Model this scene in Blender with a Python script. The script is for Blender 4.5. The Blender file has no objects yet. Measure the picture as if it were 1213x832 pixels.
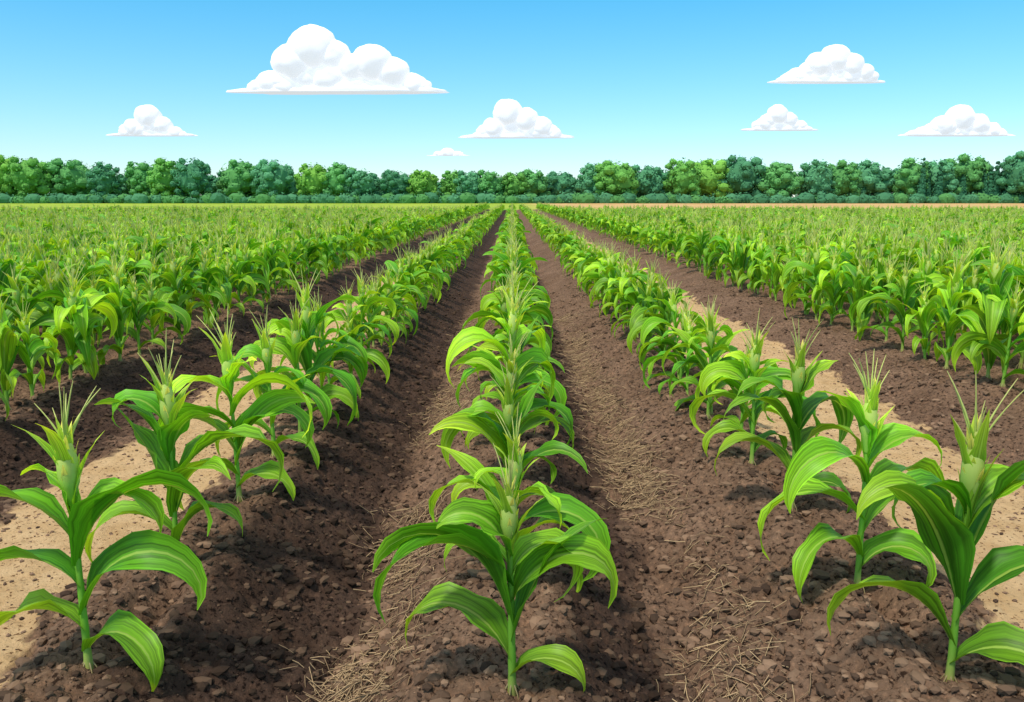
import bpy, math, numpy as np
from mathutils import noise as mnoise, Vector
rng = np.random.default_rng(7)
scene = bpy.context.scene
COL = scene.collection

# ------------------------------------------------------------------ helpers
def new_obj(name, me, coll=None):
    o = bpy.data.objects.new(name, me)
    (coll or COL).objects.link(o)
    return o

def build_mesh(name, V, F, col=None, uv=None, mats=(), matidx=None, smooth=True):
    me = bpy.data.meshes.new(name)
    V = np.asarray(V, dtype=np.float32)
    if isinstance(F, np.ndarray):
        F = [F]
    loops = np.concatenate([f.ravel() for f in F]).astype(np.int32)
    tot = np.concatenate([np.full(len(f), f.shape[1], dtype=np.int32) for f in F])
    start = np.concatenate([[0], np.cumsum(tot)[:-1]]).astype(np.int32)
    me.vertices.add(len(V)); me.vertices.foreach_set("co", V.ravel())
    me.loops.add(len(loops)); me.loops.foreach_set("vertex_index", loops)
    me.polygons.add(len(tot)); me.polygons.foreach_set("loop_start", start)
    me.polygons.foreach_set("loop_total", tot)
    me.polygons.foreach_set("use_smooth", np.full(len(tot), smooth, dtype=bool))
    for m in mats: me.materials.append(m)
    if matidx is not None:
        me.polygons.foreach_set("material_index", np.asarray(matidx, dtype=np.int32))
    me.update(calc_edges=True)
    if col is not None:
        c = np.asarray(col, dtype=np.float32)
        if c.shape[1] == 3: c = np.hstack([c, np.ones((len(c), 1), np.float32)])
        a = me.color_attributes.new("Col", 'FLOAT_COLOR', 'POINT')
        a.data.foreach_set("color", c.ravel())
    if uv is not None:
        l = me.uv_layers.new(name="UVMap")
        l.data.foreach_set("uv", np.asarray(uv, dtype=np.float32)[loops].ravel())
    me.validate()
    return me

def mat(name):
    m = bpy.data.materials.new(name); m.use_nodes = True
    nt = m.node_tree; nt.nodes.clear()
    return m, nt
def N(nt, t, **k):
    n = nt.nodes.new(t)
    for a, b in k.items(): setattr(n, a, b)
    return n
def L(nt, a, b): nt.links.new(a, b)

_perm = rng.random((512, 512)).astype(np.float32)
def vnoise(x, y, ox=0):
    x = x + ox*17.31; y = y + ox*9.77
    xi = np.floor(x).astype(int); yi = np.floor(y).astype(int)
    fx = x-xi; fy = y-yi
    fx = fx*fx*(3-2*fx); fy = fy*fy*(3-2*fy)
    a = _perm[xi % 512, yi % 512]; b = _perm[(xi+1) % 512, yi % 512]
    c = _perm[xi % 512, (yi+1) % 512]; d = _perm[(xi+1) % 512, (yi+1) % 512]
    return (a*(1-fx)+b*fx)*(1-fy)+(c*(1-fx)+d*fx)*fy
def sstep(a, b, x):
    t = np.clip((x-a)/(b-a), 0, 1); return t*t*(3-2*t)

# ------------------------------------------------------------------ terrain
ROWX = [-1.61, 0.0, 1.61]
LX, RX, SP = -4.2, 4.45, 0.8
px = [-4.2,-3.95,-3.5,-3.2,-2.9,-2.0,-1.85,-1.61,-1.42,-1.1,-.78,-.6,-.25,0,.22,.55,.76,1.1,1.42,1.61,1.85,2.05,3.2,3.45,4.1,4.45]
pz = [0,-.02,-.24,-.20,-.14,-.12,-.04,0,-.02,-.19,-.31,-.26,-.04,0,-.03,-.24,-.29,-.14,-.02,0,-.04,-.12,-.15,-.19,-.03,0]
tx = np.linspace(-5, 5, 2001); tz = np.interp(tx, px, pz)
k = np.exp(-np.linspace(-2.5, 2.5, 31)**2); k /= k.sum()
tz = np.convolve(np.pad(tz, 15, mode='edge'), k, mode='valid')
def is_far(x, y):
    return (y > 150) | ((y > 87) & (np.abs(x) > 4.9))
def sand_mask(x, y):
    w = 0.24*(vnoise(x*1.7, y*1.7, 8)-.5)+0.18*(vnoise(x*6, y*6, 9)-.5)+0.12*(vnoise(x*22, y*22, 10)-.5)
    a = sstep(-3.0, -2.95, x+w)*(1-sstep(-2.02, -1.97, x+w))
    b = sstep(2.03, 2.08, x+w)*(1-sstep(3.42, 3.47, x+w))
    return np.clip(a+b, 0, 1)*(y < 70)
def ground_z(x, y):
    x = np.asarray(x, float); y = np.asarray(y, float)
    xw = x + 0.05*(vnoise(x*0.7, y*0.7, 3)-.5)
    z = np.interp(xw, tx, tz)
    out = (x < LX) | (x > RX)
    xo = np.where(x < 0, x-LX, x-RX)
    z = np.where(out, 0.05*np.cos(2*np.pi*xo/SP)-0.05, z)
    for r in ROWX:
        z = z - np.exp(-((x-r-.04)/.085)**2)*(0.02+0.12*vnoise(y*1.6, x*0+r*5, 5)**1.5)
    att = np.clip(9/np.maximum(np.abs(y), .1), 0, 1)
    sand = sand_mask(x, y)
    rough = 1-0.70*sand
    near = np.clip(25/np.maximum(np.abs(y), .1), 0, 1)
    z = z + near*rough*0.06*(vnoise(x*3.2, y*3.2, 1)-.5)
    n2 = vnoise(x*9, y*9, 2); n3 = vnoise(x*20, y*20, 4); n4 = vnoise(x*46, y*46, 6)
    cell = np.abs(n2-.5)*2; cell2 = np.abs(n3-.5)*2
    z = z + att*rough*(0.042*(np.sqrt(cell)-.6) + 0.030*(np.sqrt(cell2)-.6) + 0.022*(n4-.5))
    z = np.where(is_far(x, y), -0.05, z)
    return z

fx = np.arange(-5, 5.001, 0.0145)
e = 5*np.cumprod(np.full(80, 1.078))
xs = np.concatenate([-e[::-1], fx, e])
ys = [1.6]
while ys[-1] < 60: ys.append(ys[-1]*1.0055)
while ys[-1] < 2500: ys.append(ys[-1]*1.05)
ys = np.concatenate([np.linspace(-60, 1.4, 60), ys])
X, Y = np.meshgrid(xs, ys)
Z = ground_z(X, Y)
nx, ny = len(xs), len(ys)
V = np.stack([X, Y, Z], -1).reshape(-1, 3)
idx = np.arange(nx*ny).reshape(ny, nx)
F = np.stack([idx[:-1, :-1], idx[:-1, 1:], idx[1:, 1:], idx[1:, :-1]], -1).reshape(-1, 4)
xf = X.ravel(); yf = Y.ravel()
sand = sand_mask(xf, yf)
far = is_far(xf, yf).astype(float)
SHADE_ZONES = [(-1.52,-1.38,-.88,-.70),(.14,.28,.58,.78),(-4.1,-3.9,-3.25,-3.05)]  # x bands of slopes turned from the sun, shade painted into soil colour
slope_shade = np.zeros_like(xf)
for a, b, c, d in SHADE_ZONES:
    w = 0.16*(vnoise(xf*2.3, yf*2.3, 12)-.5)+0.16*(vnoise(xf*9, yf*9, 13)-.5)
    slope_shade = np.maximum(slope_shade, sstep(a, b, xf+w)*(1-sstep(c, d, xf+w)))
gcol = np.stack([sand, slope_shade, far, np.ones_like(sand)], -1)

m_soil, nt = mat("soil")
out = N(nt, 'ShaderNodeOutputMaterial'); bs = N(nt, 'ShaderNodeBsdfPrincipled')
bs.inputs['Roughness'].default_value = .95
bs.inputs['Specular IOR Level'].default_value = .1
L(nt, bs.outputs[0], out.inputs[0])
att = N(nt, 'ShaderNodeVertexColor', layer_name="Col"); sep = N(nt, 'ShaderNodeSeparateColor')
L(nt, att.outputs[0], sep.inputs[0])
geo = N(nt, 'ShaderNodeNewGeometry')
def noise(scale, detail=4, rough=.55):
    n = N(nt, 'ShaderNodeTexNoise'); n.inputs['Scale'].default_value = scale
    n.inputs['Detail'].default_value = detail; n.inputs['Roughness'].default_value = rough
    L(nt, geo.outputs['Position'], n.inputs['Vector']); return n
def ramp(src, stops):
    r = N(nt, 'ShaderNodeValToRGB'); el = r.color_ramp.elements
    while len(el) < len(stops): el.new(.5)
    for e_, (p, c) in zip(el, stops): e_.position = p; e_.color = (*c, 1)
    L(nt, src, r.inputs[0]); return r
def mix(f, a, b, mode='MIX'):
    n = N(nt, 'ShaderNodeMix', data_type='RGBA', blend_type=mode)
    if isinstance(f, (int, float)): n.inputs[0].default_value = f
    else: L(nt, f, n.inputs[0])
    for s, i in ((a, 6), (b, 7)):
        if isinstance(s, tuple): n.inputs[i].default_value = (*s, 1)
        else: L(nt, s, n.inputs[i])
    return n.outputs[2]
n1 = noise(2.2, 5); n2 = noise(34, 5, .65)
c_soil = ramp(n1.outputs[0], [(.3, (.145, .084, .050)), (.7, (.240, .146, .092))]).outputs[0]
c_shade = ramp(n1.outputs[0], [(.3, (.050, .029, .019)), (.7, (.088, .052, .035))]).outputs[0]  # darker soil colour for the painted slope shade
c1 = mix(sep.outputs[1], c_soil, c_shade)
sp = ramp(n2.outputs[0], [(.39, (.18, .16, .15)), (.45, (.86, .86, .86)), (.56, (1, 1, 1)), (.66, (1.45, 1.40, 1.34))]).outputs[0]
c1 = mix(1.0, c1, sp, 'MULTIPLY')
n3 = noise(6, 4); n4 = noise(42, 4)
c_sand = ramp(n3.outputs[0], [(.3, (.50, .315, .145)), (.7, (.63, .425, .22))]).outputs[0]
sp2 = ramp(n4.outputs[0], [(.35, (.26, .19, .14)), (.41, (1, 1, 1))]).outputs[0]
c_sand = mix(1.0, c_sand, sp2, 'MULTIPLY')
c2 = mix(sep.outputs[0], c1, c_sand)
sx = N(nt, 'ShaderNodeSeparateXYZ'); L(nt, geo.outputs['Position'], sx.inputs[0])
side = N(nt, 'ShaderNodeMapRange'); side.inputs[1].default_value = 2; side.inputs[2].default_value = 12
L(nt, sx.outputs[0], side.inputs[0])
n5 = noise(.05, 4)
c_tan = ramp(n5.outputs[0], [(.35, (.52, .31, .11)), (.7, (.64, .42, .18))]).outputs[0]
c_mead = ramp(n5.outputs[0], [(.35, (.22, .36, .03)), (.7, (.42, .48, .05))]).outputs[0]
c_far = mix(side.outputs[0], c_mead, c_tan)
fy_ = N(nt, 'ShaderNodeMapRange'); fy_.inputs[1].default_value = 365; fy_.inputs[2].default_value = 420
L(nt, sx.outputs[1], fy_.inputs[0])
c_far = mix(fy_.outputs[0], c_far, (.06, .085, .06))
c3 = mix(sep.outputs[2], c2, c_far)
L(nt, c3, bs.inputs['Base Color'])
bp = N(nt, 'ShaderNodeBump'); bp.inputs['Strength'].default_value = 1.0; bp.inputs['Distance'].default_value = .02
nb = noise(46, 6, .7); L(nt, nb.outputs[0], bp.inputs['Height']); L(nt, bp.outputs[0], bs.inputs['Normal'])
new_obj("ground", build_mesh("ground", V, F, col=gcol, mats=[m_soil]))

# ------------------------------------------------------------------ clods
import bmesh
def ico(sub):
    bm = bmesh.new(); bmesh.ops.create_icosphere(bm, subdivisions=sub, radius=1)
    v = np.array([p.co[:] for p in bm.verts]); f = np.array([[q.index for q in p.verts] for p in bm.faces]); bm.free()
    return v, f
iv, if_ = ico(1)
def scatter_lumps(x, y, r, cols, sink=.25):
    n = len(x); z = ground_z(x, y)
    base = iv[None]*(1+0.45*(rng.random((n, len(iv), 1))-.5))
    ang = rng.random(n)*6.28; ca, sa = np.cos(ang), np.sin(ang)
    sc = r[:, None]*np.stack([.8+.8*rng.random(n), .7+.5*rng.random(n), .5+.3*rng.random(n)], -1)
    b = base*sc[:, None, :]
    bx = b[..., 0]*ca[:, None]-b[..., 1]*sa[:, None]; by = b[..., 0]*sa[:, None]+b[..., 1]*ca[:, None]
    v = np.stack([bx+x[:, None], by+y[:, None], b[..., 2]+(z+r*(.4-sink))[:, None]], -1).reshape(-1, 3)
    f = (if_[None]+(np.arange(n)*len(iv))[:, None, None]).reshape(-1, 3)
    c = np.repeat(cols, len(iv), 0)
    return v, f, c
n = 34000
cy = 2.2*np.exp(rng.random(n)*np.log(18/2.2)); cx = (rng.random(n)*2-1)*np.minimum(.75*cy+.8, 4.6)
keep = ((sand_mask(cx, cy) < .3) | (rng.random(n) < .30))
cx, cy = cx[keep], cy[keep]; n = len(cx)
r = 0.004+0.028*rng.random(n)**3.0
r = np.where(sand_mask(cx, cy) > .3, np.minimum(r, .012), r)
def shade_at(x): return np.maximum.reduce([sstep(a, b, x)*(1-sstep(c, d, x)) for a, b, c, d in SHADE_ZONES])
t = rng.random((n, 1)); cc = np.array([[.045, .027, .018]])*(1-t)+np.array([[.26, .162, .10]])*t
cc = cc*(1-.55*shade_at(cx))[:, None]  # clods on those slopes darkened with the same painted shade
m_clod, nt2 = mat("soil_clod")
o_ = N(nt2, 'ShaderNodeOutputMaterial'); b_ = N(nt2, 'ShaderNodeBsdfPrincipled'); b_.inputs['Roughness'].default_value = .95
b_.inputs['Specular IOR Level'].default_value = .1
a_ = N(nt2, 'ShaderNodeVertexColor', layer_name="Col"); L(nt2, a_.outputs[0], b_.inputs['Base Color']); L(nt2, b_.outputs[0], o_.inputs[0])
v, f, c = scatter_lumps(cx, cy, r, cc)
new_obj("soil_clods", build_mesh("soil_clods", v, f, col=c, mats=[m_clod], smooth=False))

# ------------------------------------------------------------------ straw
n = 15000
sy = 2.2*np.exp(rng.random(n)*np.log(14/2.2)); s_side = np.where(rng.random(n) < .5, -1, 1)
sxx = np.where(s_side < 0, -.60, .86)+rng.normal(0, .115, n)
k_ = vnoise(sxx*1.2, sy*1.2, 20) > .20+.45*rng.random(n)
sy, sxx = sy[k_], sxx[k_]; n = len(sy)
ln = .025+.12*rng.random(n)**1.6; an = rng.random(n)*6.28
dx, dy = np.cos(an)*ln/2, np.sin(an)*ln/2; w = .0012+.0017*rng.random(n)
nxx, nyy = -np.sin(an)*w, np.cos(an)*w
z1 = ground_z(sxx-dx, sy-dy)+.006+.014*rng.random(n); z2 = ground_z(sxx+dx, sy+dy)+.006+.016*rng.random(n)
zc = np.maximum(ground_z(sxx, sy)+.010, (z1+z2)/2)
bx_ = -np.sin(an)*ln*.12*(rng.random(n)-.5); by_ = np.cos(an)*ln*.12*(rng.random(n)-.5)
P = []
for (qx, qy, qz) in ((-dx, -dy, z1), (bx_, by_, zc), (dx, dy, z2)):
    P.append(np.stack([sxx+qx+nxx, sy+qy+nyy, qz], -1)); P.append(np.stack([sxx+qx-nxx, sy+qy-nyy, qz], -1))
    P.append(np.stack([sxx+qx, sy+qy, qz+w*1.5], -1))
V = np.stack(P, 1).reshape(-1, 3); b0 = (np.arange(n)*9)[:, None]
q = []
for s in (0, 3):
    for a, b in ((0, 2), (2, 1), (1, 0)): q.append(b0+np.array([[s+a, s+b, s+3+b, s+3+a]]))
t = rng.random((n, 1)); cc = np.repeat(np.array([[.15, .095, .055]])*(1-t)+np.array([[.50, .35, .19]])*t, 9, 0)
new_obj("straw_residue", build_mesh("straw_residue", V, np.concatenate(q), col=cc, mats=[m_clod]))

# ------------------------------------------------------------------ corn materials
def leafmat(name, midrib):
    m, nt = mat(name)
    o = N(nt, 'ShaderNodeOutputMaterial'); b = N(nt, 'ShaderNodeBsdfPrincipled')
    b.inputs['Roughness'].default_value = .48; b.inputs['Specular IOR Level'].default_value = .28
    a = N(nt, 'ShaderNodeVertexColor', layer_name="Col")
    oi = N(nt, 'ShaderNodeObjectInfo'); mr = N(nt, 'ShaderNodeMapRange')
    mr.inputs[3].default_value = .85; mr.inputs[4].default_value = 1.3; L(nt, oi.outputs['Random'], mr.inputs[0])
    sc = N(nt, 'ShaderNodeVectorMath', operation='SCALE'); L(nt, a.outputs[0], sc.inputs[0]); L(nt, mr.outputs[0], sc.inputs[3])
    colr = sc.outputs[0]
    if not midrib:
        L(nt, colr, b.inputs['Base Color']); L(nt, b.outputs[0], o.inputs[0]); return m
    uv = N(nt, 'ShaderNodeTexCoord'); s = N(nt, 'ShaderNodeSeparateXYZ'); L(nt, uv.outputs['UV'], s.inputs[0])
    su = N(nt, 'ShaderNodeMath', operation='SUBTRACT'); su.inputs[1].default_value = .5; L(nt, s.outputs[0], su.inputs[0])
    ab = N(nt, 'ShaderNodeMath', operation='ABSOLUTE'); L(nt, su.outputs[0], ab.inputs[0])
    rr = N(nt, 'ShaderNodeMapRange'); rr.inputs[1].default_value = .05; rr.inputs[2].default_value = .022
    L(nt, ab.outputs[0], rr.inputs[0])
    mp = N(nt, 'ShaderNodeMapping'); mp.inputs['Scale'].default_value = (18, 1.2, 1); L(nt, uv.outputs['UV'], mp.inputs[0])
    nn = N(nt, 'ShaderNodeTexNoise'); nn.inputs['Scale'].default_value = 1; nn.inputs['Detail'].default_value = 2
    L(nt, mp.outputs[0], nn.inputs['Vector'])
    vr = N(nt, 'ShaderNodeMapRange'); vr.inputs[1].default_value = .3; vr.inputs[2].default_value = .7
    vr.inputs[3].default_value = .52; vr.inputs[4].default_value = 1.55; L(nt, nn.outputs[0], vr.inputs[0])
    s2 = N(nt, 'ShaderNodeVectorMath', operation='SCALE'); L(nt, colr, s2.inputs[0]); L(nt, vr.outputs[0], s2.inputs[3])
    mx = N(nt, 'ShaderNodeMix', data_type='RGBA'); L(nt, s2.outputs[0], mx.inputs[6]); mx.inputs[7].default_value = (.38, .54, .09, 1)
    sf = N(nt, 'ShaderNodeMath', operation='MULTIPLY'); sf.inputs[1].default_value = .7; L(nt, rr.outputs[0], sf.inputs[0])
    L(nt, sf.outputs[0], mx.inputs[0]); colr = mx.outputs[2]
    L(nt, colr, b.inputs['Base Color'])
    tr = N(nt, 'ShaderNodeBsdfTranslucent'); ms = N(nt, 'ShaderNodeMixShader'); ms.inputs[0].default_value = .28
    tcl = N(nt, 'ShaderNodeMix', data_type='RGBA', blend_type='MULTIPLY'); tcl.inputs[0].default_value = 1
    tcl.inputs[7].default_value = (2.1, 1.7, .6, 1); L(nt, colr, tcl.inputs[6]); L(nt, tcl.outputs[2], tr.inputs[0])
    L(nt, b.outputs[0], ms.inputs[1]); L(nt, tr.outputs[0], ms.inputs[2]); L(nt, ms.outputs[0], o.inputs[0])
    return m
m_leaf = leafmat("corn_leaf", True); m_stalk = leafmat("corn_stalk", False)

class Acc:
    def __init__(s): s.V=[]; s.F=[]; s.C=[]; s.U=[]; s.M=[]; s.n=0
    def add(s, v, f, c, u, m):
        s.V.append(v); s.F.append(f+s.n); s.C.append(c); s.U.append(u); s.M.append(np.full(len(f), m)); s.n += len(v)

def add_leaf(A, R, az, z0, Ln, W, e0, e1, bendp=1.5, r0=.008, col=(.05, .2, .015), nseg=13, twist=0.0, x0=0, y0=0, vfold=.6, na=5):
    rh = np.array([math.cos(az), math.sin(az), 0]); side = np.array([-math.sin(az), math.cos(az), 0]); up = np.array([0, 0, 1.])
    p = np.array([x0, y0, z0])+rh*r0*.4
    a = np.linspace(-1, 1, na); V=[]; C=[]; U=[]
    ph = R.random()*6; fr = 7+R.random()*5; sway = (R.random()-.5)*.8
    for i in range(nseg+1):
        t = i/nseg; e_ = math.radians(e0+(e1-e0)*(t**bendp))
        az2 = sway*t
        rr = rh*math.cos(az2)+side*math.sin(az2); ss = side*math.cos(az2)-rh*math.sin(az2)
        d = rr*math.cos(e_)+up*math.sin(e_)
        if i: p = p+d*Ln/nseg
        nrm = np.cross(d, ss)
        tw = twist*t; s2 = ss*math.cos(tw)+nrm*math.sin(tw); n2 = nrm*math.cos(tw)-ss*math.sin(tw)
        if t < .38: w = W*(.26+.74*math.sin(t/.38*math.pi/2)**1.3)
        else:
            s = (t-.38)/.62; w = W*max(.02, (1-s**2.0)*(1-.25*s))
        w *= .5; fold = vfold*(1-.7*t)
        wave = np.sin(t*fr*1.6+ph+a*1.3)*a**2*.28*min(1, t*3)
        row = p[None]+s2[None]*(a*w*(1-.12*fold))[:, None]+n2[None]*((np.abs(a)**1.2*fold+wave)*w)[:, None]
        V.append(row)
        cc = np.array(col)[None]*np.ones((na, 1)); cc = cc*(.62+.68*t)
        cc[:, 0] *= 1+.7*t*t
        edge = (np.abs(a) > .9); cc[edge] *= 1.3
        C.append(cc); U.append(np.stack([(a+1)/2, np.full(na, t)+ph], -1))
    V = np.concatenate(V); C = np.concatenate(C); U = np.concatenate(U)
    i = np.arange(nseg)[:, None]*na+np.arange(na-1)[None]
    f = np.stack([i, i+1, i+na+1, i+na], -1).reshape(-1, 4)
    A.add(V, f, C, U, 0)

def add_tube(A, pts, rad, cols, ns=6, m=1):
    pts = np.asarray(pts, float); n = len(pts)
    th = np.arange(ns)/ns*2*np.pi
    V = []
    for i in range(n):
        d = pts[min(i+1, n-1)]-pts[max(i-1, 0)]; d /= np.linalg.norm(d)+1e-9
        u = np.cross(d, [0, 1., 0.1]); u /= np.linalg.norm(u); w = np.cross(d, u)
        V.append(pts[i]+rad[i]*(np.cos(th)[:, None]*u+np.sin(th)[:, None]*w))
    V = np.concatenate(V); C = np.repeat(np.asarray(cols, float), ns, 0)
    j = np.arange(ns); f = []
    for i in range(n-1): f.append(np.stack([i*ns+j, i*ns+(j+1) % ns, (i+1)*ns+(j+1) % ns, (i+1)*ns+j], -1))
    A.add(V, np.concatenate(f), C, np.zeros((len(V), 2)), m)

def corn(seed, H=1.0, nl=9, plane=0.0, Wk=1.0, Lk=1.0, fan=.16, jit=.30):
    R = np.random.default_rng(seed); A = Acc()
    zs = np.linspace(0, .66*H, 12); lean = (R.random(2)-.5)*.08
    def sp_(z): return np.array([lean[0]*(z/H)**2, lean[1]*(z/H)**2, z])
    pts = np.array([sp_(z-.05) for z in zs])
    rad = np.interp(zs, [0, .1*H, .64*H], [.017, .0140, .009])*(1+.12*(np.arange(12) % 2))
    cols = np.array([np.array([.50, .42, .14])*(1-min(1, z/(.14*H)))+np.array([.16, .38, .035])*min(1, z/(.14*H)) for z in zs])
    add_tube(A, pts, rad, cols, 8)
    for kk in range(6):
        an = kk*1.05+R.random()*.5
        add_tube(A, [[.008*math.cos(an), .008*math.sin(an), .035], [.03*math.cos(an), .03*math.sin(an), -.005], [.045*math.cos(an), .045*math.sin(an), -.06]], [.0035, .003, .001], [[.35, .28, .13]]*3, 4)
    for i in range(nl):
        t = i/(nl-1); az = plane+(math.pi if i % 2 else 0)+R.normal(0, jit)
        z0 = (.06+.49*t)*H*(.94+.12*R.random()); p0 = sp_(z0)
        kind = R.random()
        Ln = Lk*H*(.47+.22*math.sin(t*math.pi))*(.82+.36*R.random())
        W = Wk*H*(.122+.035*math.sin(t*math.pi))*(.82+.36*R.random())
        if i < 2:
            e0, e1, bpw = 64+R.normal(0, 7), -112+R.normal(0, 14), 1.1+.6*R.random()
        elif kind < .66:
            e0, e1, bpw = 68+R.normal(0, 6), -128+R.normal(0, 16), 1.05+.9*R.random(); Ln *= 1.08
        else:
            e0, e1, bpw = 73+R.normal(0, 5), -25+R.normal(0, 28), 2.0; Ln *= .92
        if t > .85: Ln *= .78; e0 += 5
        g = R.random()
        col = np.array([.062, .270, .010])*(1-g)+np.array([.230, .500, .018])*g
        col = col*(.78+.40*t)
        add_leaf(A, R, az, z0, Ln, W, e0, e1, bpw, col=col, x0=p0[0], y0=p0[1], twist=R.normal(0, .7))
    top = sp_(.62*H)
    for i in range(4):
        az = plane+i*math.pi/2+R.normal(0, .3)
        add_leaf(A, R, az, (.48+.03*i)*H, H*(.28+.1*R.random()), H*.055, 83, 52+R.normal(0, 15), 2.2, col=(.21, .45, .03), x0=top[0], y0=top[1], nseg=8, na=5)
    hp = [top+np.array([0, 0, z*H]) for z in (-.06, 0, .04, .09, .14, .19)]
    add_tube(A, hp, np.array([.010, .022, .033, .032, .020, .004])*H, [[.25, .46, .06], [.30, .49, .07], [.36, .52, .09], [.42, .54, .11], [.45, .56, .13], [.48, .56, .15]], 8)
    for i in range(18):
        az = i*2.4; z = (-.03+.0105*i)*H
        add_leaf(A, R, az, top[2]+z, H*(.075+.035*R.random()), H*.024, 81, 72, 1, r0=.050*H*(1-.04*i), col=(.27, .49, .06) if i % 2 else (.46, .58, .14), x0=top[0], y0=top[1], nseg=4, vfold=.2, na=3)
    for i in range(9):
        an = R.random()*6.28; tl = fan*(.25+R.random()) if i else .02
        Ln = H*(.24 if i == 0 else .12+.11*R.random())
        b0 = top+np.array([0, 0, (.09+.06*R.random())*H]); pp=[]; rr=[]; cl=[]
        for q in range(7):
            s = q/6; o = tl*Ln*(s+.7*s*s)*2.1
            pp.append(b0+np.array([math.cos(an)*o, math.sin(an)*o, Ln*s])); rr.append((.0060 if q % 2 else .0042)*H*(1-.75*s))
            cl.append(np.array([.36, .52, .09])*(1-s)+np.array([.58, .56, .17])*s)
        add_tube(A, pp, rr, cl, 4)
    return A
def corn_mesh(name, A):
    return build_mesh(name, np.concatenate(A.V), np.concatenate(A.F), np.concatenate(A.C), np.concatenate(A.U), [m_leaf, m_stalk], np.concatenate(A.M))

fg = [ # x, y, H, plane, leaves, Wk, Lk
 (0.0, 2.78, .95, .05, 8, 1.2, 1.06), (0.01, 3.62, .92, -.12, 8, 1.0, 1.0), (-.01, 4.38, .96, .15, 8, 1.0, .98), (0.01, 5.10, .96, -.1, 8, 1.0, .95),
 (-1.60, 2.93, 1.15, .1, 8, 1.0, .84), (-1.63, 3.87, 1.16, -.25, 8, 1.05, .88), (-1.60, 4.72, 1.16, .2, 9, 1.08, .9), (-1.61, 5.5, 1.05, -.1, 8, .95, .85),
 (1.63, 2.88, 1.19, -.15, 8, 1.1, .96), (1.60, 3.66, 1.16, .2, 8, 1.08, .96), (1.60, 4.6, 1.12, -.2, 8, 1.05, .92), (1.61, 5.45, 1.05, .1, 8, 1.0, .88)]
kinds = bpy.data.collections.new("corn_plants"); COL.children.link(kinds)
for i, (x, y, H, pl, nl, Wk, Lk) in enumerate(fg):
    o = new_obj("corn_plant", corn_mesh("corn_plant", corn(400+i, H, nl, pl, Wk, Lk)), kinds)
    zz = float(ground_z(np.array([x]), np.array([y]))[0])
    o.location = (x, y, zz+.005)

# ------------------------------------------------------------------ instanced rows
ng = bpy.data.node_groups.new("scatter_corn", 'GeometryNodeTree')
ng.interface.new_socket("Geometry", in_out='INPUT', socket_type='NodeSocketGeometry')
ng.interface.new_socket("Geometry", in_out='OUTPUT', socket_type='NodeSocketGeometry')
gi = N(ng, 'NodeGroupInput'); go = N(ng, 'NodeGroupOutput')
ci = N(ng, 'GeometryNodeCollectionInfo'); ci.inputs['Collection'].default_value = kinds
ci.inputs['Separate Children'].default_value = True; ci.inputs['Reset Children'].default_value = True
ip = N(ng, 'GeometryNodeInstanceOnPoints'); ip.inputs['Pick Instance'].default_value = True
def na_(nm, tp):
    n = N(ng, 'GeometryNodeInputNamedAttribute', data_type=tp); n.inputs['Name'].default_value = nm; return n.outputs[0]
er = N(ng, 'FunctionNodeEulerToRotation'); L(ng, na_("rot", 'FLOAT_VECTOR'), er.inputs[0])
L(ng, gi.outputs[0], ip.inputs['Points']); L(ng, ci.outputs[0], ip.inputs['Instance'])
L(ng, na_("kind", 'INT'), ip.inputs['Instance Index']); L(ng, er.outputs[0], ip.inputs['Rotation'])
L(ng, na_("scl", 'FLOAT_VECTOR'), ip.inputs['Scale']); L(ng, ip.outputs[0], go.inputs[0])

def instanced(name, x, y, smin, smax, rotj=.45):
    n = len(x); z = ground_z(x, y)-.005
    me = bpy.data.meshes.new(name); me.vertices.add(n)
    me.vertices.foreach_set("co", np.stack([x, y, z], -1).astype(np.float32).ravel())
    ro = np.stack([rng.normal(0, .05, n), rng.normal(0, .05, n), rng.normal(0, rotj, n)+np.pi*(rng.random(n) < .5)], -1)
    s = smin+(smax-smin)*rng.random(n); s = np.stack([s*(.9+.15*rng.random(n)), s*.95, s*(.9+.2*rng.random(n))], -1)
    a = me.attributes.new("rot", 'FLOAT_VECTOR', 'POINT'); a.data.foreach_set("vector", ro.astype(np.float32).ravel())
    a = me.attributes.new("scl", 'FLOAT_VECTOR', 'POINT'); a.data.foreach_set("vector", s.astype(np.float32).ravel())
    a = me.attributes.new("kind", 'INT', 'POINT'); a.data.foreach_set("value", rng.integers(0, 12, n).astype(np.int32))
    o = new_obj(name, me); md = o.modifiers.new("scatter", 'NODES'); md.node_group = ng
    return o
def linepts(y0, y1, sp):
    y = y0; r_ = []
    while y < y1:
        r_.append(y+rng.normal(0, sp*.14)); y += sp*(1 if y < 20 else 1.35 if y < 38 else 2.0)
    return np.array(r_)
instanced("corn_row", *(lambda yy: (rng.normal(0, .03, len(yy)), yy))(linepts(5.78, 148, .60)), .96, 1.06, .35)
for xr, y0 in ((-1.61, 6.1), (1.61, 6.05)):
    yy = linepts(y0, 148, .46); instanced("corn_row", xr+rng.normal(0, .04, len(yy)), yy, .84, 1.0)
for sgn, x0 in ((-1, LX), (1, RX)):
    ax, ay = [], []
    k_ = 0
    while k_*SP < 75:
        X0 = x0+sgn*k_*SP
        ymin = max(5.6 if k_ == 0 else 4.8, (abs(X0)-3.0)/.65)
        ymax = 148 if k_ == 0 else (86 if k_ % 2 == 0 or k_ < 3 else 48)
        if ymin < ymax:
            yy = linepts(ymin+rng.random()*.3, ymax, .52 if k_ < 2 else .42); ax.append(X0+rng.normal(0, .05, len(yy))); ay.append(yy)
        k_ += 1
    instanced("corn_field", np.concatenate(ax), np.concatenate(ay), .98, 1.14, 1.0)

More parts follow.
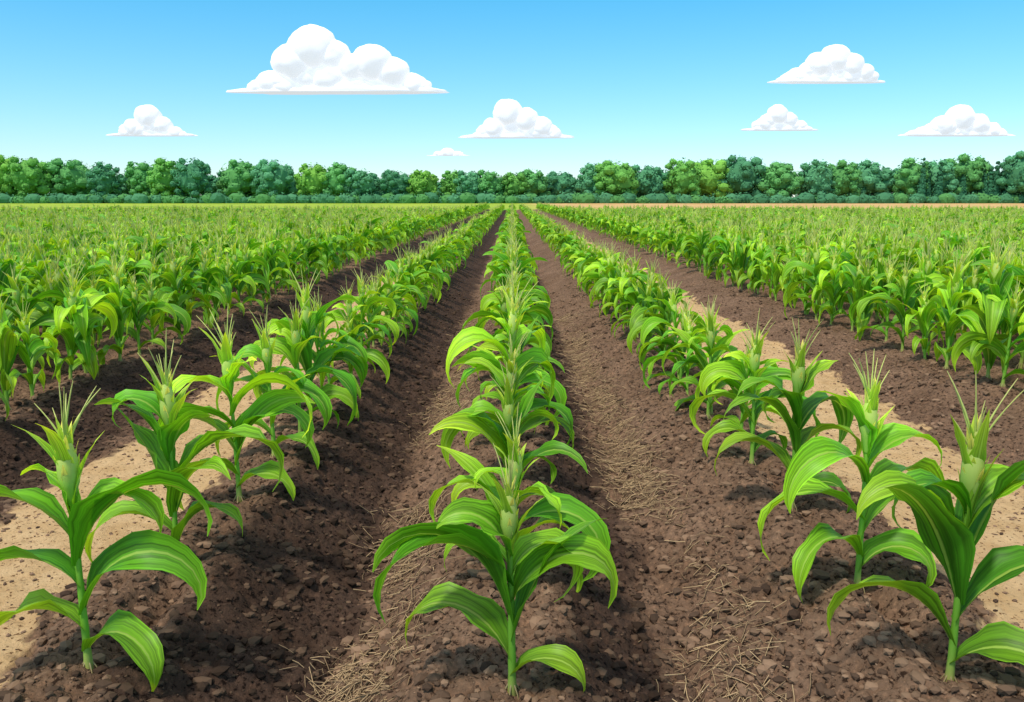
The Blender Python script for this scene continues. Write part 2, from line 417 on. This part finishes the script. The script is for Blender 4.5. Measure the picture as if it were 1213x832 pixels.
# ------------------------------------------------------------------ tree line
m_fol, nt = mat("tree_foliage")
o_ = N(nt, 'ShaderNodeOutputMaterial'); b_ = N(nt, 'ShaderNodeBsdfPrincipled'); b_.inputs['Roughness'].default_value = .8
b_.inputs['Specular IOR Level'].default_value = .1
a_ = N(nt, 'ShaderNodeVertexColor', layer_name="Col"); L(nt, a_.outputs[0], b_.inputs['Base Color'])
L(nt, b_.outputs[0], o_.inputs[0])
TV, TF, TC = [], [], []; tn = 0
TF3 = []
isv, isf = ico(2)
def tq(c, nrm, size, col):
    global tn
    n = len(c); t = rng.normal(size=(n, 3)); t -= nrm*(t*nrm).sum(1, keepdims=True); t /= np.linalg.norm(t, axis=1, keepdims=True)
    b = np.cross(nrm, t); s = size[:, None]
    v = np.stack([c+t*s, c+b*s*.7, c-t*s, c-b*s*.7], 1).reshape(-1, 3)
    TV.append(v); TF.append(np.arange(n*4).reshape(-1, 4)+tn); TC.append(np.repeat(col, 4, 0)); tn += n*4
def clump(c, r, col, dens=90, ls=.75, core=True):
    global tn
    n = int(dens); d = rng.normal(size=(n, 3)); d /= np.linalg.norm(d, axis=1, keepdims=True)
    rad = np.asarray(r)*np.ones(3)
    p = c+d*rad*(.82+.34*rng.random((n, 1)))
    nn = d+rng.normal(0, .25, (n, 3)); nn /= np.linalg.norm(nn, axis=1, keepdims=True)
    cc = np.array(col)[None]*(.8+.4*rng.random((n, 1)))
    tq(p, nn, ls*(.6+.8*rng.random(n)), cc)
    if core:
        v = isv*rad*.86*(1+.18*(rng.random((len(isv), 1))-.5))+c
        TV.append(v); TF3.append(isf+tn); TC.append(np.tile(np.array(col)*.9, (len(v), 1))); tn += len(v)
def tree(x, y, H, W, col, conifer=False):
    global tn
    z0 = -.05
    ns = 6; th = np.arange(ns)/ns*6.283; v = []
    for zz, rr in ((0, .4), (H*.25, .3), (H*.6, .18)): v.append(np.stack([x+rr*np.cos(th), y+rr*np.sin(th), np.full(ns, z0+zz)], -1))
    j = np.arange(ns)
    for i in range(2): TF.append(np.stack([i*ns+j, i*ns+(j+1) % ns, (i+1)*ns+(j+1) % ns, (i+1)*ns+j], -1)+tn)
    TV.append(np.concatenate(v)); TC.append(np.tile([[.06, .045, .03]], (3*ns, 1))); tn += 3*ns
    if conifer:
        for i in range(8):
            s = i/7; clump(np.array([x, y, z0+H*(.12+.84*s)]), np.array([1, 1, 1.5])*W*.5*(1-.92*s)*.8+.2, col, 50, .5)
        return
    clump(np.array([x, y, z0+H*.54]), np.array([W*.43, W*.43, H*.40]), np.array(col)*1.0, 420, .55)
    K = 26; skew = rng.normal(0, .06)
    for i in range(K):
        t = (i+.5)/K; zr = .12+.80*t; an = i*2.4+rng.random()
        prof = math.sqrt(max(0, 1-((zr-.46)/.54)**2))
        rr = W*.5*prof*(.68+.24*rng.random())
        r = W*(.07+.055*rng.random())*(.8+.35*prof)
        c = np.array([x+rr*math.cos(an)+skew*W*t, y+rr*math.sin(an), z0+H*zr])
        c[2] = min(c[2], z0+H-r*.9)
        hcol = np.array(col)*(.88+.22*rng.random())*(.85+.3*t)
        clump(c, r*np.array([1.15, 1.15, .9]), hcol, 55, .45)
pal = [(.14, .37, .070), (.115, .34, .095), (.105, .32, .145), (.185, .42, .065), (.080, .265, .120)]
def hscale(x):
    return float(np.interp(x, [-260, -200, -150, -110, -70, -40, 0, 30, 60, 90, 120, 150, 200, 260], [20.5, 21.5, 21, 19, 17, 15, 14.5, 16.5, 18, 22.5, 19, 18.5, 21.5, 21]))
x = -270.; last = -1
while x < 280:
    h = hscale(x)*(.86+.20*rng.random()); w = h*(.78+.34*rng.random())
    c_ = rng.choice([0, 1, 2, 3, 4])
    if c_ == last: c_ = (c_+1) % 5
    last = c_
    tree(x, 372+rng.normal(0, 6), h, w, np.array(pal[c_])*(.9+.2*rng.random()))
    x += w*(.62+.40*rng.random())
x = -280.
while x < 290:
    h = hscale(x)*(.62+.26*rng.random()); w = h*.9
    tree(x, 398+rng.normal(0, 5), h, w, pal[rng.choice([2, 4, 4])]); x += w*.62
for i in range(20):
    tree(172+rng.random()*50, 364+rng.random()*8, 12+8*rng.random(), 5.0, (.045, .17, .08), True)
x = -285.
while x < 290:
    r = 1.6+1.7*rng.random(); clump(np.array([x, 358+rng.normal(0, 2), r*.5]), np.array([r*1.4, r, r]), np.array(pal[rng.choice([1, 2, 4])])*.8, 60, .5); x += r*1.1
V = np.concatenate(TV); C = np.concatenate(TC)
new_obj("tree_line", build_mesh("tree_line", V, [np.concatenate(TF), np.concatenate(TF3)], col=C, mats=[m_fol], smooth=False))

# ------------------------------------------------------------------ clouds
m_cl, nt = mat("cloud_white")
o_ = N(nt, 'ShaderNodeOutputMaterial'); b_ = N(nt, 'ShaderNodeBsdfDiffuse'); b_.inputs[0].default_value = (.50, .50, .51, 1)
em = N(nt, 'ShaderNodeEmission'); em.inputs[0].default_value = (.93, .95, 1, 1); em.inputs[1].default_value = .68  # added glow, stands in for sunlight scattered inside the cloud
ad = N(nt, 'ShaderNodeAddShader'); L(nt, b_.outputs[0], ad.inputs[0]); L(nt, em.outputs[0], ad.inputs[1]); L(nt, ad.outputs[0], o_.inputs[0])
sv, sf = ico(4)
def cloud(x, z, w, h, seed, peaks):
    R = np.random.default_rng(seed); VV=[]; FF=[]; n = 0
    items = [(0, h*.02, (w*.5, w*.06, h*.10))]
    for i in range(5):
        items.append(((R.random()-.5)*.55*w, h*.04, (w*.17, w*.06, h*(.13+.08*R.random()))))
    for (pc, pw, phh) in peaks:
        r = pw*w*.72; H_ = phh*h
        r = min(r, H_*.66); items.append((pc*w, H_-r, (max(r, pw*w*.8), r, r)))
        for i in range(5):
            a = R.random()*math.pi; rr = r*(.45+.25*R.random())
            items.append((pc*w+math.cos(a)*(pw*w*.7), max(.03*h, (H_-r)*.8*R.random()+math.sin(a)*r*.25), (rr*1.3, rr, rr)))
    for (cx, cz, rad) in items:
        v = sv.copy(); rad = np.array(rad)
        dv = np.array([mnoise.fractal(Vector(p*1.3+seed*3.1+cx*.01), 1.1, 2.1, 3) for p in v])
        v = v*(1+.12*dv[:, None])*rad+np.array([cx, (R.random()-.5)*w*.02, cz])
        v[:, 2] = np.where(v[:, 2] < 0, v[:, 2]*.06, v[:, 2])
        VV.append(v); FF.append(sf+n); n += len(v)
    o = new_obj("cloud", build_mesh("cloud", np.concatenate(VV), np.concatenate(FF), mats=[m_cl]))
    o.location = (x, 900, z)
cloud(-178, 109, 224, 66, 1, [(-.11, .14, 1.0), (-.20, .12, .74), (-.02, .10, .80), (.07, .09, .60), (.16, .12, .74), (.25, .10, .54), (.34, .08, .30), (-.31, .09, .34)])
cloud(-373, 66, 94, 32, 2, [(-.03, .18, 1.0), (.13, .13, .62), (-.19, .13, .55), (.27, .1, .3)])
cloud(4, 64, 120, 39, 3, [(-.07, .16, 1.0), (.08, .14, .78), (-.2, .12, .52), (.22, .12, .55), (.33, .08, .28)])
cloud(-67, 46, 46, 8, 4, [(0, .2, 1.0), (-.2, .15, .6), (.22, .15, .6)])
cloud(322, 119, 122, 38, 5, [(.06, .16, 1.0), (-.08, .14, .80), (.19, .14, .78), (.31, .1, .5), (-.25, .11, .40)])
cloud(276, 71.5, 82, 26, 6, [(-.03, .17, 1.0), (.12, .14, .72), (-.20, .12, .52), (.28, .1, .4)])
cloud(460, 66, 120, 32, 7, [(0.02, .16, 1.0), (.17, .13, .7), (-.13, .13, .66), (.30, .1, .42), (-.28, .1, .32)])

# ------------------------------------------------------------------ light
SD = np.array([-.62, -.70, 0]); SD /= np.linalg.norm(SD); EL = math.radians(62)
az = math.atan2(SD[0], SD[1])
w = bpy.data.worlds.new("World"); scene.world = w; w.use_nodes = True
nt = w.node_tree; nt.nodes.clear()
sk = N(nt, 'ShaderNodeTexSky', sky_type='NISHITA'); sk.sun_disc = False; sk.sun_elevation = EL; sk.sun_rotation = az
sk.air_density = 1.0; sk.dust_density = .2; sk.ozone_density = 1.5
bg = N(nt, 'ShaderNodeBackground'); bg.inputs[1].default_value = .14
wo = N(nt, 'ShaderNodeOutputWorld')
tc = N(nt, 'ShaderNodeTexCoord'); sz = N(nt, 'ShaderNodeSeparateXYZ'); L(nt, tc.outputs['Generated'], sz.inputs[0])
mr = N(nt, 'ShaderNodeMapRange'); mr.inputs[1].default_value = 0; mr.inputs[2].default_value = .24; L(nt, sz.outputs[2], mr.inputs[0])
tm = N(nt, 'ShaderNodeMix', data_type='RGBA'); tm.inputs[6].default_value = (.90, 1.05, 1.26, 1); tm.inputs[7].default_value = (.32, 1.12, 1.30, 1)
L(nt, mr.outputs[0], tm.inputs[0])
mr2 = N(nt, 'ShaderNodeMapRange'); mr2.inputs[1].default_value = .35; mr2.inputs[2].default_value = .8; L(nt, sz.outputs[2], mr2.inputs[0])
tm2 = N(nt, 'ShaderNodeMix', data_type='RGBA'); tm2.inputs[7].default_value = (4.4, 3.1, 2.0, 1)  # sky overhead boosted, added fill to lighten the shadows
L(nt, mr2.outputs[0], tm2.inputs[0]); L(nt, tm.outputs[2], tm2.inputs[6])
mm = N(nt, 'ShaderNodeMix', data_type='RGBA', blend_type='MULTIPLY'); mm.inputs[0].default_value = 1
L(nt, sk.outputs[0], mm.inputs[6]); L(nt, tm2.outputs[2], mm.inputs[7])
L(nt, mm.outputs[2], bg.inputs[0]); L(nt, bg.outputs[0], wo.inputs[0])
sl = bpy.data.lights.new("sun", 'SUN'); sl.energy = 3.3; sl.angle = math.radians(5); sl.color = (1, .94, .84)
so = new_obj("sun", sl)
dirv = Vector((SD[0]*math.cos(EL), SD[1]*math.cos(EL), math.sin(EL)))
so.rotation_euler = dirv.to_track_quat('Z', 'Y').to_euler(); so.location = dirv*50

cam = bpy.data.cameras.new("camera"); co = new_obj("camera", cam); scene.camera = co
cam.sensor_width = 36; cam.lens = 36*1000/1213; cam.clip_end = 6000; cam.clip_start = .05
co.location = (0, 0, 1.7); co.rotation_euler = (math.radians(90-10.2), 0, 0)
scene.view_settings.view_transform = 'Standard'; scene.view_settings.look = 'None'; scene.view_settings.exposure = 0
